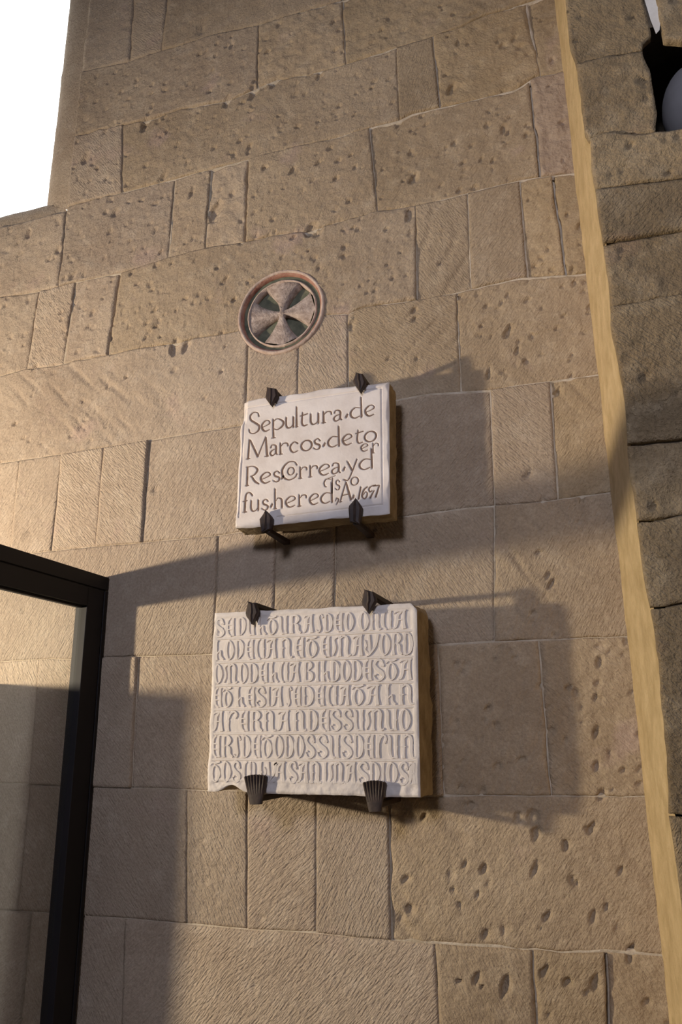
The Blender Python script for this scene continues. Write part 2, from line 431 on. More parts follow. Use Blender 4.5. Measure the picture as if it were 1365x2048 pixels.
    quads = np.stack([idx[:-1, :-1], idx[:-1, 1:], idx[1:, 1:], idx[1:, :-1]], -1).reshape(-1, 4)
    ring = np.concatenate([idx[0, :-1], idx[:-1, -1], idx[-1, :0:-1], idx[:0:-1, 0]])
    front = np.stack([Xw, Y, Zw], -1).reshape(-1, 3)
    back = front[ring].copy(); back[:, 1] = y0 + (.045 if y0 == 0 else .02)
    bi = nV + np.arange(len(ring))
    nx = np.roll(np.arange(len(ring)), -1)
    sk = np.stack([ring, bi, bi[nx], ring[nx]], -1)
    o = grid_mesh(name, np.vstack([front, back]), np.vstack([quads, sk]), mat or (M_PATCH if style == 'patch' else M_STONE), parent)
    o['light_mix'] = float(np.clip((.8 * (xm + 1.3) + .15 * (zc - 2.1)) * .75 + .1 * rng.normal() + (-.22 if style == S else .05), 0, 1))  # warm dim light toward the upper right baked in; smooth blocks paler
    o['ang'] = float(ang); o['tint'] = float(np.clip(rng.normal(.98, .05), .86, 1.1)); o['tool'] = {S: 1.0, T: .55, R_: .3, G: .7, 'patch': .3, 'bigpit': .5}[style]
    return o

def strip(V, F, pts, y, hw):
    p = np.array(pts); d = np.gradient(p, axis=0); d /= np.linalg.norm(d, axis=1)[:, None] + 1e-9
    n_ = np.stack([-d[:, 1], d[:, 0]], 1) * hw
    b0 = len(V)
    yy = y + .004 * fbm(p[:, 0] * 30, p[:, 1] * 30 + 7, 3)
    for i in range(len(p)):
        V += [(p[i, 0] + n_[i, 0], yy[i] + .012, p[i, 1] + n_[i, 1]), (p[i, 0], yy[i], p[i, 1]), (p[i, 0] - n_[i, 0], yy[i] + .012, p[i, 1] - n_[i, 1])]
    for i in range(len(p) - 1):
        if math.hypot(p[i, 0] - MED_C[0], p[i, 1] - MED_C[2]) < MED_R * 1.0: continue
        for j in (0, 1):
            F.append((b0 + i * 3 + j, b0 + i * 3 + j + 1, b0 + i * 3 + 4 + j, b0 + i * 3 + 3 + j))
mv, mf = [], []
for ci, (jt, jb, L0, R0, vs, sty) in enumerate(courses):
    xs_ = np.arange(-2.7 if ci > 2 else WX + .01, .12, .01)
    strip(mv, mf, np.stack([xs_, zj(jb, xs_)], 1), .0030, .0075)
    for v in vs:
        z1_, z0_ = float(zj(jt, v[0][0])), float(zj(jb, v[1][0]))
        if z1_ - z0_ < .03: continue
        zz_ = np.linspace(z0_ + .004, z1_ - .004, 30)
        strip(mv, mf, np.stack([vx(v, zz_), zz_], 1), .0055 if v[2] < .005 else .018, .006 + v[2] * .6)
mo = mesh_obj('mortar', mv, mf, M_MORTAR, wall_back, True)
seed = 100
for ci, (jt, jb, L0, R0, vs, sty) in enumerate(courses):
    vs = [L0] + vs + [R0]
    for k in range(len(vs) - 1):
        a, b = vs[k], vs[k + 1]
        seed += 1
        xm_ = .5 * (vx(a, 2.4) + vx(b, 2.4))
        far = ci in (0, 11) or vx(b, 2.) < -2.0
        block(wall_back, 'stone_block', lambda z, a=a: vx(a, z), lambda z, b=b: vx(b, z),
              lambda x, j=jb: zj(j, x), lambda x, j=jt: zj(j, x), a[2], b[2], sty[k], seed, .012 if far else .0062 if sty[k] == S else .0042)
# the stretch of the fourth course under the window sill, left of the jamb
seed += 1
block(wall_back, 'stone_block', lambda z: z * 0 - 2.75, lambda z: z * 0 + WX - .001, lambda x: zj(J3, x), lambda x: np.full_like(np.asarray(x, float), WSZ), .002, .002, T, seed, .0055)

# ------------------------------------------------------------------ window: splayed jamb and sill, bright daylight behind
win = empty('window_1', (WX, 0, WSZ)); tag(win, 'bright overexposed window opening at the top left', None, None, 'structure')
pane = box('window_pane', -3.1, WX + .04, .075, .085, WSZ - .05, 6.4, M_SKYPANE, win)
zz = np.linspace(WSZ, 6.3, 220)
ss = np.linspace(0, 1, 9)
Sg, Zg = np.meshgrid(ss, zz)
sz_back = float(P(40, 425, -.07)[2])
def splay(Sv):
    return np.sin(Sv * math.pi / 2) ** 1.3, 1 - np.cos(Sv * math.pi / 2)
a_, b_ = splay(Sg)
Xg = WX + .03 * (1 - Sg) ** 6 - (WX - WXB) * a_ + .006 * fbm(Zg * 9, Sg * 3, 3)
Yg = .006 + .085 * b_ + .006 * fbm(Zg * 14, Sg * 6 + 9, 3)
Zb = WSZ - .004 + (sz_back - WSZ) * a_[0] * 0
idx = np.arange(Xg.size).reshape(Xg.shape)
q = np.stack([idx[:-1, :-1], idx[1:, :-1], idx[1:, 1:], idx[:-1, 1:]], -1).reshape(-1, 4)
Zg2 = Zg.copy(); Zg2[0, :] = WSZ - .0 + (sz_back - WSZ) * a_[0]
# let the jamb start on the sill
Zg2 = np.maximum(Zg2, WSZ + (sz_back - WSZ) * a_)
jb_o = grid_mesh('window_jamb', np.stack([Xg, Yg, Zg2], -1).reshape(-1, 3), q, M_STONE); keep(jb_o, win)
xx = np.linspace(-3.05, WX + .004, 200)
Xg, Sg = np.meshgrid(xx, ss)
a_, b_ = splay(Sg)
Zs = WSZ - .03 * (1 - Sg) ** 6 + (sz_back - WSZ) * a_ + .006 * fbm(Xg * 9, Sg * 3, 3)
Ys = .006 + .085 * b_ + .006 * fbm(Xg * 14, Sg * 6 + 4, 3)
Xs = np.minimum(Xg, WX + .004 - (WX - WXB) * a_ + .02)
idx = np.arange(Xg.size).reshape(Xg.shape)
q = np.stack([idx[:-1, :-1], idx[:-1, 1:], idx[1:, 1:], idx[1:, :-1]], -1).reshape(-1, 4)
sl_o = grid_mesh('window_sill', np.stack([Xs, Ys, Zs], -1).reshape(-1, 3), q, M_STONE); keep(sl_o, win)
for o in (jb_o, sl_o):
    o['ang'] = .5; o['tint'] = 1.0; o['tool'] = .2; o['light_mix'] = .2

# ------------------------------------------------------------------ pier on the right
TP = .19 * D
edge_px = [(1126, -120), (1132, 0), (1136, 52), (1143, 94), (1155, 132), (1160, 184), (1172, 265), (1184, 292), (1187, 355), (1192, 386), (1207, 485), (1217, 560), (1222, 640), (1238, 720), (1248, 770), (1252, 830), (1260, 930), (1268, 985), (1274, 1044), (1284, 1110), (1298, 1180), (1304, 1217), (1316, 1300), (1323, 1400), (1334, 1500), (1341, 1633), (1352, 1720), (1362, 1800), (1372, 1900), (1388, 2048), (1425, 2500)]
EDGE = np.array([XZ(*p, TP) for p in edge_px]); EDGE = EDGE[np.argsort(EDGE[:, 1])]
def pedge(z): return np.interp(z, EDGE[:, 1], EDGE[:, 0])
JU = np.array([XZ(*p) for p in JUNC]); JU = JU[np.argsort(JU[:, 1])]
jfit = np.polyfit(JU[:, 1], JU[:, 0], 1)
def pjunc(z): return np.polyval(jfit, z)
# body: plastered reveal strip and core
zz = np.arange(0, 6.0, .012)
ss = np.linspace(0, 1, 44)
Sg, Zg = np.meshgrid(ss, zz)
xe = np.convolve(np.pad(pedge(zz), 12, 'edge'), np.ones(25) / 25, 'valid')[:, None] + .006
Xg = pjunc(Zg) + (xe - pjunc(Zg)) * Sg + .007 * fbm(Zg * 4, Sg * 3, 3) + .006 * fbm(Zg * 16, Sg * 22, 3)
Yg = .03 - (TP + .022) * Sg
idx = np.arange(Xg.size).reshape(Xg.shape)
q = np.stack([idx[:-1, :-1], idx[1:, :-1], idx[1:, 1:], idx[:-1, 1:]], -1).reshape(-1, 4)
wall_right = grid_mesh('wall_right', np.stack([Xg, Yg, Zg], -1).reshape(-1, 3), q, M_PLASTER)
tag(wall_right, 'projecting stone pier with a smooth yellowish plastered side', None, None, 'structure')
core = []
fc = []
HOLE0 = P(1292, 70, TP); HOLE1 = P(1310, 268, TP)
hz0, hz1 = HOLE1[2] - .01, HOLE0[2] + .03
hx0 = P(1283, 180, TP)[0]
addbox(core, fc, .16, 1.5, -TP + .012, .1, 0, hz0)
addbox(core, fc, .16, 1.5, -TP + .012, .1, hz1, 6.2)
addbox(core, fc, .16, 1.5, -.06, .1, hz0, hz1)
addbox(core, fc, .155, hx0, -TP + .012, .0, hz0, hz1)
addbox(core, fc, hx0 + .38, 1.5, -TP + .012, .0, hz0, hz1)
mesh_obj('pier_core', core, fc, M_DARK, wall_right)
# pier stones
def hp(pts):
    a = np.array([XZ(*p, TP) for p in pts]); a = a[np.argsort(a[:, 0])]
    s = (a[-1, 1] - a[0, 1]) / (a[-1, 0] - a[0, 0]) * .6
    return np.vstack([[a[0, 0] - 1, a[0, 1] - s], a, [a[-1, 0] + 1.2, a[-1, 1] + s]])
PJ = [hp([(1120, -130), (1365, -180)]),
      hp([(1155, 124), (1220, 112), (1285, 100)]),
      hp([(1175, 280), (1210, 264), (1290, 268), (1365, 258)]),
      hp([(1195, 377), (1285, 364), (1365, 356)]),
      hp([(1207, 485), (1280, 473), (1365, 460)]),
      hp([(1218, 614), (1269, 607), (1306, 599), (1365, 588)]),
      hp([(1249, 888), (1365, 878)]),
      hp([(1272, 1044), (1323, 1037), (1365, 1028)]),
      hp([(1292, 1217), (1365, 1206)]),
      hp([(1336, 1633), (1365, 1633)]),
      np.array([(-1., .55), (3., .55)]), np.array([(-1., .12), (3., .12)])]
NICHE = np.array([XZ(*p, TP) for p in [(1286, -60), (1290, 0), (1301, 45), (1305, 66), (1288, 82), (1286, 100), (1299, 125), (1308, 170), (1316, 209), (1312, 270)]]); NICHE = NICHE[np.argsort(NICHE[:, 1])]
def pniche(z): return np.interp(z, NICHE[:, 1], NICHE[:, 0])
XFAR = 1.15
pst = [R_, R_, R_, G, R_, G, R_, G, G, G, G]
for k in range(len(PJ) - 1):
    seed += 1
    right = pniche if k < 2 else (lambda z: np.asarray(z, float) * 0 + XFAR)
    block(wall_right, 'pier_stone', pedge, right, lambda x, j=PJ[k + 1]: zj(j, x), lambda x, j=PJ[k]: zj(j, x), .0, .004, pst[k], seed, .0060, y0=-TP, gapz=.005, mat=M_ROUGH, medallion=False)
# stones above and right of the hole
seed += 1
hx = lambda px, py: XZ(px, py, TP)
lint = hp([(1300, 62), (1330, 78), (1365, 82)])
block(wall_right, 'pier_stone', lambda z: np.asarray(z, float) * 0 + hx(1318, 30)[0], lambda z: np.asarray(z, float) * 0 + XFAR, lambda x: zj(lint, x), lambda x: zj(PJ[0], x), .004, .004, R_, seed, .0065, y0=-TP, mat=M_ROUGH, medallion=False)
seed += 1
block(wall_right, 'pier_stone', lambda z: np.asarray(z, float) * 0 + hx(1440, 180)[0], lambda z: np.asarray(z, float) * 0 + XFAR, lambda x: zj(PJ[2], x), lambda x: zj(lint, x), .004, .004, R_, seed, .0065, y0=-TP, mat=M_ROUGH, medallion=False)
# white lime wedge between the two top stones
pts = [(1284, -40), (1290, 0), (1302, 40), (1313, 68), (1320, 60), (1326, 0), (1328, -40)]
vf = [P(x, y, TP - .004) for x, y in pts]; vk = [P(x, y, TP - .05) for x, y in pts]
n = len(pts)
keep(mesh_obj('lime_wedge', vf + vk, [tuple(range(n))] + [(i, i + n, (i + 1) % n + n, (i + 1) % n) for i in range(n)], M_WHITE), wall_right)
# rounded grey stone lying in the hole
cb = P(1388, 182, TP - .10)
rb = abs(P(1320, 182, TP - .10)[0] - cb[0]) * .98
vs_, fs_ = [], []
nu, nv = 32, 20
for j in range(nv + 1):
    th = math.pi * j / nv
    for i in range(nu):
        ph = 2 * math.pi * i / nu
        d = np.array([math.sin(th) * math.cos(ph), math.sin(th) * math.sin(ph), math.cos(th)])
        k = 1 + .06 * float(fbm(d[0] * 1.3 + 7, d[2] * 1.3 + d[1] + 3, 2))
        z = d[2] * 1.22
        vs_.append(d * np.array([rb * 1.06, .085, rb * 1.62]) * k)
for j in range(nv):
    for i in range(nu):
        fs_.append((j * nu + i, (j + 1) * nu + i, (j + 1) * nu + (i + 1) % nu, j * nu + (i + 1) % nu))
ball = mesh_obj('rounded_stone', vs_, fs_, M_BALL, None, True)
ball.location = (cb[0], cb[1], hz0 + rb * 1.62 + .012)
tag(ball, 'smooth rounded grey stone inside the dark hole in the pier', 'stone')

# floor far below the frame
fl = box('floor', XL, XR + 1, -8, .3, -.1, 0, M_FLOOR); tag(fl, 'worn stone floor at the foot of the wall', None, None, 'structure')

# ------------------------------------------------------------------ carved roundel with a cross
med = empty('carved_roundel', tuple(MED_C)); tag(med, 'round stone relief with a red-rimmed flared cross carved in the wall', 'relief')
def lathe_ring(name, prof, mat, n=72, wob=.0015):
    V, F = [], []
    m_ = len(prof)
    for i in range(n):
        a = 2 * math.pi * i / n
        for j, (r, y) in enumerate(prof):
            k = 1 + wob * 20 * float(fbm(math.cos(a) * 4 + j, math.sin(a) * 4, 2)) * .12
            yy = y + .004 * float(fbm(math.cos(a) * 6 + 8, math.sin(a) * 6 + j, 3))
            V.append((r * k * math.cos(a), yy, r * k * math.sin(a)))
    for i in range(n):
        for j in range(m_ - 1):
            F.append((i * m_ + j, ((i + 1) % n) * m_ + j, ((i + 1) % n) * m_ + j + 1, i * m_ + j + 1))
    return mesh_obj(name, V, F, mat, med, True)
Rm = MED_R
lathe_ring('outer_rim', [(Rm * 1.015, .012), (Rm, -.002), (Rm * .965, -.008), (Rm * .93, -.004), (Rm * .925, .0)], M_PINK)
lathe_ring('red_band', [(Rm * .93, -.0025), (Rm * .895, .001), (Rm * .885, .014)], M_RED)
lathe_ring('green_band', [(Rm * .888, .012), (Rm * .80, .013), (Rm * .795, .013)], M_GREEN)
lathe_ring('inner_rim', [(Rm * .80, .014), (Rm * .79, .006), (Rm * .765, .005), (Rm * .755, .035)], M_PINK)
lathe_ring('sunk_field', [(Rm * .76, .033), (Rm * .4, .034), (Rm * .001, .034)], M_GREEN)
ROT = math.radians(-1)
for k in range(4):
    V, F = [], []
    rows = 12
    for i in range(rows):
        r = Rm * (.05 + .70 * i / (rows - 1))
        rn = r / Rm
        hw = Rm * (.03 + .60 * rn ** 1.55)
        for s, y in ((-1., .034), (-.88, .005), (0, .009 + .003 * rn), (.88, .005), (1., .034)):
            a = math.asin(max(-1, min(1, hw * s / max(r, hw * 1.02)))) if r > 0 else 0
            th = ROT + k * math.pi / 2 + a
            rr_ = max(r, .003)
            V.append((rr_ * math.cos(th), y + .003 * float(fbm(i * .7 + k * 9, s * 3, 2)), rr_ * math.sin(th)))
    for i in range(rows - 1):
        for j in range(4):
            F.append((i * 5 + j, i * 5 + j + 1, (i + 1) * 5 + j + 1, (i + 1) * 5 + j))
    mesh_obj('cross_arm', V, F, M_GREY, med, True)
lathe_ring('centre_boss', [(Rm * .10, .02), (Rm * .08, .008), (Rm * .04, .005), (Rm * .001, .004)], M_GREY, 20)

# ------------------------------------------------------------------ pen strokes for the lettering
def catmull(pts, n=8):
    p = np.array(pts, float)
    if len(p) == 2:
        t = np.linspace(0, 1, n)[:, None]
        return p[0] * (1 - t) + p[1] * t
    out = []
    q_ = np.vstack([2 * p[0] - p[1], p, 2 * p[-1] - p[-2]])
    for i in range(1, len(q_) - 2):
        a, b, c, d = q_[i - 1], q_[i], q_[i + 1], q_[i + 2]
        for t in np.linspace(0, 1, n, endpoint=False):
            out.append(.5 * (2 * b + (c - a) * t + (2 * a - 5 * b + 4 * c - d) * t ** 2 + (3 * b - a - 3 * c + d) * t ** 3))
    out.append(p[-1])
    return np.array(out)
def ribbon(V, F, s, yb, yt, inset=.3):
    """stroke samples s[:, (X, Z, width)] -> bevelled bar from depth yb up to yt (Y values)"""
    pos = s[:, :2]
    d = np.gradient(pos, axis=0)
    d /= np.linalg.norm(d, axis=1)[:, None] + 1e-9
    nrm = np.stack([-d[:, 1], d[:, 0]], 1)
    hw = s[:, 2] / 2
    b0 = len(V)
    flat = yb == yt
    offs = [(1, yb), (-1, yb)] if flat else [(1, yb), (1 - inset, yt), (-1 + inset, yt), (-1, yb)]
    m_ = len(offs)
    for i in range(len(s)):
        for o_, y in offs:
            c = pos[i] + nrm[i] * hw[i] * o_
            V.append((c[0], y, c[1]))
    for i in range(len(s) - 1):
        for j in range(m_ - 1):
            a = b0 + i * m_ + j
            F.append((a, a + m_, a + m_ + 1, a + 1))
    if not flat:
        e = b0 + (len(s) - 1) * m_
        F.append((b0, b0 + 1, b0 + 2, b0 + 3)); F.append((e + 3, e + 2, e + 1, e))

# ------------------------------------------------------------------ upper plaque: incised capitals and minuscules
T1 = .067 * D
def ell(cx, cy, rx, ry, n=10, thick=(1, .55)):
    return [(cx + rx * math.cos(2 * math.pi * i / n + 2.4), cy + ry * math.sin(2 * math.pi * i / n + 2.4), thick[1] + (thick[0] - thick[1]) * abs(math.cos(2 * math.pi * i / n + 2.1))) for i in range(n + 1)]
G1 = {
 'S': [[(.92, 1.55, .8), (.82, 1.9, .5), (.45, 2.0, .6), (.15, 1.7, 1), (.2, 1.3, 1.1), (.6, .95, 1.2), (.95, .6, 1.1), (.85, .15, .9), (.45, -.05, .5), (.1, .1, .5), (.03, .42, .8)]],
 'e': [[(.12, .42, .4), (.6, .55, .4), (.95, .74, .7), (.8, 1.0, .5), (.45, 1.0, .6), (.08, .65, 1), (.12, .28, 1.1), (.45, 0, .8), (.95, .12, .4)]],
 'p': [[(.12, 1.05, 1), (.12, .2, 1), (.14, -.75, 1.1)], [(.15, .85, .4), (.5, 1.05, .5), (.95, .7, 1), (.9, .3, 1), (.5, 0, .5), (.2, .1, .4)], [(.0, -.76, .5), (.3, -.76, .5)]],
 'u': [[(.1, 1.05, .9), (.1, .3, 1), (.3, 0, .8), (.65, .05, .5), (.88, .3, .4)], [(.9, 1.02, 1), (.9, .0, 1)]],
 'l': [[(.5, 1.95, .7), (.5, 0, 1.1)], [(.2, 0, .5), (.9, 0, .5)]],
 't': [[(.3, 1.3, .6), (.2, .35, 1), (.42, 0, .8), (.9, .06, .4)], [(.02, .98, .5), (.95, 1.12, .6)]],
 'r': [[(.12, 1.1, .8), (.14, 0, 1.1)], [(.15, .75, .4), (.5, 1.02, .5), (.88, .98, .7), (.97, .72, .8)], [(-.05, 0, .5), (.35, 0, .5)]],
 'a': [[(.15, .78, .8), (.28, 1.0, .5), (.62, 1.0, .6), (.84, .8, 1), (.84, .2, 1), (1.02, .02, .5)], [(.82, .6, .4), (.35, .5, .5), (.08, .25, .9), (.25, 0, .8), (.6, .05, .5), (.82, .25, .4)]],
 'd': [[(.85, .92, .4), (.4, 1.0, .5), (.05, .6, 1), (.1, .2, 1), (.4, 0, .6), (.82, .15, .4)], [(.90, 1.95, .8), (.95, 0, 1.1)]],
 'M': [[(.08, 1.85, .8), (.02, 0, 1.1)], [(.12, 1.8, .9), (.5, .08, 1.1)], [(.5, .08, .5), (.9, 1.88, .6)], [(.9, 1.88, .9), (.97, 0, 1.2)], [(-.06, 0, .5), (.1, 0, .5)], [(.86, 0, .5), (1.04, 0, .5)]],
 'c': [[(.95, .82, .8), (.55, 1.02, .5), (.1, .7, .9), (.1, .3, 1), (.45, 0, .7), (.98, .12, .4)]],
 'o': [ell(.5, .5, .46, .5)],
 's': [[(.9, .8, .8), (.6, 1.02, .5), (.2, .85, .8), (.3, .58, 1), (.85, .35, 1), (.8, .05, .8), (.4, -.02, .5), (.05, .15, .8)]],
 'R': [[(.1, 1.8, 1), (.06, 0, 1.2)], [(.02, 1.8, .5), (.55, 1.8, .5), (.9, 1.42, 1.1), (.7, 1.0, .8), (.35, .84, .4)], [(.42, .85, .8), (.7, .3, 1.1), (1.02, 0, .7)], [(-.06, 0, .5), (.2, 0, .5)]],
 'C': [[(.98, 1.35, .9), (.8, 1.7, .5), (.4, 1.7, .7), (.05, 1.1, 1.2), (.1, .4, 1.2), (.45, 0, .8), (.85, .15, .6), (1.0, .5, .5)]],
 'y': [[(.02, 1.02, .9), (.48, .1, 1.2)], [(.98, 1.1, .7), (.5, -.05, .6), (.1, -.8, .6), (-.35, -.72, .9)]],
 'f': [[(.05, 0, 1.2), (.12, 1.1, 1.1), (.25, 1.7, .9), (.62, 1.85, .7), (.98, 1.5, 1)], [(-.12, 1.05, .6), (.35, 1.1, .6)], [(-.15, 0, .5), (.3, 0, .5)]],
 'h': [[(.08, 1.95, .8), (.1, 0, 1.1)], [(.12, .72, .4), (.45, 1.0, .5), (.82, .8, 1), (.86, 0, 1.1)], [(-.08, 0, .5), (.28, 0, .5)]],
 'A': [[(.5, 1.85, .5), (0, 0, .8)], [(.5, 1.85, 1), (.95, 0, 1.2)], [(.2, .6, .5), (.8, .65, .5)], [(-.12, 0, .5), (.14, 0, .5)]],
 ',': [[(.1, .6, .5), (.4, 1, .7), (.85, .7, .9), (.3, 0, .5)]],
 'q': [[(.85, .95, .5), (.3, 1.0, .6), (.05, .6, 1), (.15, .1, .9), (.35, .0, .5)], [(.98, 1.1, .8), (.92, -1.0, .9)], [(.2, 1.0, .4), (1.35, 1.35, .4)]],
 '1': [[(.8, 1, .8), (.2, 0, .9)]],
 '6': [[(.9, 1.05, .5), (.35, .8, .8), (.05, .3, .9), (.35, 0, .6), (.75, .15, .7), (.85, .5, .6), (.55, .6, .5), (.25, .35, .4)]],
 '5': [[(1.2, 1.05, .5), (.5, 1.0, .5), (.05, .8, .8), (.2, .55, .7), (.6, .62, .5)], [(.9, .6, .6), (.2, 0, .9)]],
 '7': [[(-.1, 1.0, .5), (.95, 1.0, .5)], [(.95, 1.0, .6), (.3, 0, 1)]],
 '.': [[(.2, .2, 1.4), (.6, .5, .8)]],
}
# (glyph, x0, x1, baseline y, x-height) in photograph pixels
def row(b0, b1, xh, items):
    out = []
    for g, x0, x1 in items:
        xm_ = (x0 + x1) / 2
        out.append((g, x0, x1, b0[1] + (b1[1] - b0[1]) * (xm_ - b0[0]) / (b1[0] - b0[0]), xh))
    return out
txt1 = row((505, 866), (737, 832), 20.5, [('S', 498, 520), ('e', 523, 541), ('p', 544, 568), ('u', 571, 589), ('l', 590, 597), ('t', 601, 617), ('u', 620, 639), ('r', 645, 664), ('a', 667, 684), ('.', 691, 699), ('d', 701, 725), ('e', 730, 750)])
txt1 += row((495, 917.6), (741, 883), 20.5, [('M', 496, 536), ('a', 540, 555), ('r', 559, 577), ('c', 580, 597), ('o', 602, 625), ('s', 627, 642), ('.', 646, 654), ('d', 656, 680), ('e', 685, 705), ('t', 712, 728), ('o', 729, 754)])
txt1 += row((494, 971), (746, 936.5), 20.5, [('R', 493, 518), ('e', 521, 542), ('s', 546, 561), ('.', 563, 570), ('C', 564, 595), ('r', 599, 615), ('r', 619, 636), ('e', 638, 660), ('a', 663, 681), ('.', 686, 694), ('y', 695, 715), ('d', 719, 746)])
txt1 += row((488, 1024), (700, 1001), 20.5, [('f', 489, 506), ('u', 501, 519), ('s', 524, 538), ('.', 541, 548), ('h', 549, 567), ('e', 571, 592), ('r', 597, 614), ('e', 619, 638), ('d', 642, 666), ('A', 681, 704), ('.', 705, 711)])
txt1 += [('o', 575.5, 589.5, 949.5, 15), ('e', 722, 737, 902, 14), ('r', 745, 758, 905, 18), (',', 671, 679, 1009, 13), ('o', 702, 718, 970, 16), ('1', 716, 724, 998, 24), ('6', 724, 737, 997, 22), ('5', 738, 750, 996, 24), ('7', 748, 760, 995, 24), ('q', 648, 666, 973, 15), ('s', 671, 681, 979, 19)]
PENW = .0056
strokes1 = []       # per letter list of sampled strokes
for g, x0, x1, yb, xh in txt1:
    L = []
    for st in G1[g]:
        smp = catmull(st, 8)
        A = []
        for (x, y, wd) in smp:
            sx, sz = XZ(x0 + x * (x1 - x0), yb - y * xh - (x - .5) * (x1 - x0) * .14, T1)
            A.append((sx, sz, PENW * max(.32, wd) * (0.72 if xh < 20 else 1)))
        A = np.array(A)
        ln = np.concatenate([[0], np.cumsum(np.hypot(np.diff(A[:, 0]), np.diff(A[:, 1])))])
        q_ = np.linspace(0, ln[-1], max(6, int(ln[-1] / .0011)))
        L.append(np.stack([np.interp(q_, ln, A[:, c_]) for c_ in range(3)], 1))
    strokes1.append((g, L))
border = []
for a, b in [((491, 816), (763, 776)), ((763, 776), (766, 1009)), ((555, 1034), (766, 1009)), ((490, 818), (478, 1034))]:
    a = XZ(*a, T1); b = XZ(*b, T1)
    t = np.linspace(0, 1, 400)[:, None]
    A = np.array(a) * (1 - t) + np.array(b) * t
    border.append(np.hstack([A, np.full((400, 1), .0046)]))

def slab(name, corners, t, thick, cell, parent, mat, grooves=(), edge_fn=None, und=.003, rough=.0012, side_grow=.0, rim=.006, matside=None):
    """plaque block: corners TL, TR, BR, BL in pixels on the plane Y=-t; face grid + rough sides"""
    c = [np.array(XZ(*p, t)) for p in corners]
    wid = np.linalg.norm(c[1] - c[0]); hgt = np.linalg.norm(c[3] - c[0])
    nu, nv = int(wid / cell), int(hgt / cell)
    U, V = np.meshgrid(np.linspace(0, 1, nu + 1), np.linspace(0, 1, nv + 1))
    B = [(1 - U) * (1 - V), U * (1 - V), U * V, (1 - U) * V]          # BL BR TR TL
    X = B[0] * c[3][0] + B[1] * c[2][0] + B[2] * c[1][0] + B[3] * c[0][0]
    Z = B[0] * c[3][1] + B[1] * c[2][1] + B[2] * c[1][1] + B[3] * c[0][1]
    e = np.minimum(np.minimum(U, 1 - U) * wid, np.minimum(V, 1 - V) * hgt)
    h = und * fbm(X * 7 + 3, Z * 7, 3) + rough * fbm(X * 60, Z * 60 + 4, 3)
    rr = rim * (1 + 1.6 * np.clip(fbm(X * 16 + 9, Z * 16 + 2, 3) * 3, -.4, 1))
    k = np.clip(1 - e / rr, 0, 1); h -= rr * .6 * k * k
    if edge_fn is not None:
        X, Z, h = edge_fn(U, V, X, Z, h, wid, hgt)
    gm = np.zeros_like(h)
    for s, dep in grooves:
        for sx, sz, sw in s:
            uu = (sx - c[3][0]) / (c[2][0] - c[3][0]); 
            # columns / rows near the sample
            i0 = int(np.clip((sx - X[nv // 2].min()) / wid * nu - 9, 0, nu)); i1 = min(nu + 1, i0 + 19)
            j0 = int(np.clip((sz - Z[:, nu // 2].min()) / hgt * nv - 26, 0, nv)); j1 = min(nv + 1, j0 + 53)
            d = np.hypot(X[j0:j1, i0:i1] - sx, Z[j0:j1, i0:i1] - sz)
            gr = np.clip((sw * .5 + cell * .6 - d) / (sw * .32 + cell * .5), 0, 1) * dep
            gm[j0:j1, i0:i1] = np.maximum(gm[j0:j1, i0:i1], gr)
    h -= gm
    Y = -t - h
    idx = np.arange(X.size).reshape(X.shape)
    quads = np.stack([idx[:-1, :-1], idx[:-1, 1:], idx[1:, 1:], idx[1:, :-1]], -1).reshape(-1, 4)
    face = grid_mesh('face', np.stack([X, Y, Z], -1).reshape(-1, 3), quads, mat)
    keep(face, parent)
    ring = np.concatenate([idx[0, :-1], idx[:-1, -1], idx[-1, :0:-1], idx[:0:-1, 0]])
    P0 = np.stack([X, Y, Z], -1).reshape(-1, 3)[ring]
    cx, cz = X.mean(), Z.mean()
    st = max(1, int(.004 / cell)); P0 = np.vstack([P0[::st]])
    layers = [P0]
    nl = 12
    out = P0[:, [0, 2]] - np.array([cx, cz]); out /= np.linalg.norm(out, axis=1)[:, None]
    s_ = np.arange(len(P0)) * .004
    for k in range(1, nl + 1):
        f = k / nl
        Q = P0.copy()
        Q[:, 1] = np.maximum(P0[:, 1], -t) + thick * f
        g_ = side_grow * f * (.6 + 1.5 * fbm(s_ * 14, f * 2 + s_ * 0, 3)) + .007 * fbm(s_ * 35, f * 5 + 3 + s_ * 0, 3) * min(1, f * 4)
        Q[:, 0] += out[:, 0] * g_; Q[:, 2] += out[:, 1] * g_
        layers.append(Q)
    m_ = len(P0)
    last = layers[-1].copy(); last[:, 0] = cx + (last[:, 0] - cx) * .02; last[:, 2] = cz + (last[:, 2] - cz) * .02
    layers.append(last)
    Vs = np.vstack(layers); ii = np.arange(len(Vs)).reshape(len(layers), m_)
    nx = np.roll(np.arange(m_), -1)
    qs = np.vstack([np.stack([ii[k], ii[k + 1], ii[k + 1][nx], ii[k][nx]], -1) for k in range(len(layers) - 1)])
    body = grid_mesh('slab', Vs, qs, matside or mat)
    keep(body, parent)
    return face, body, c

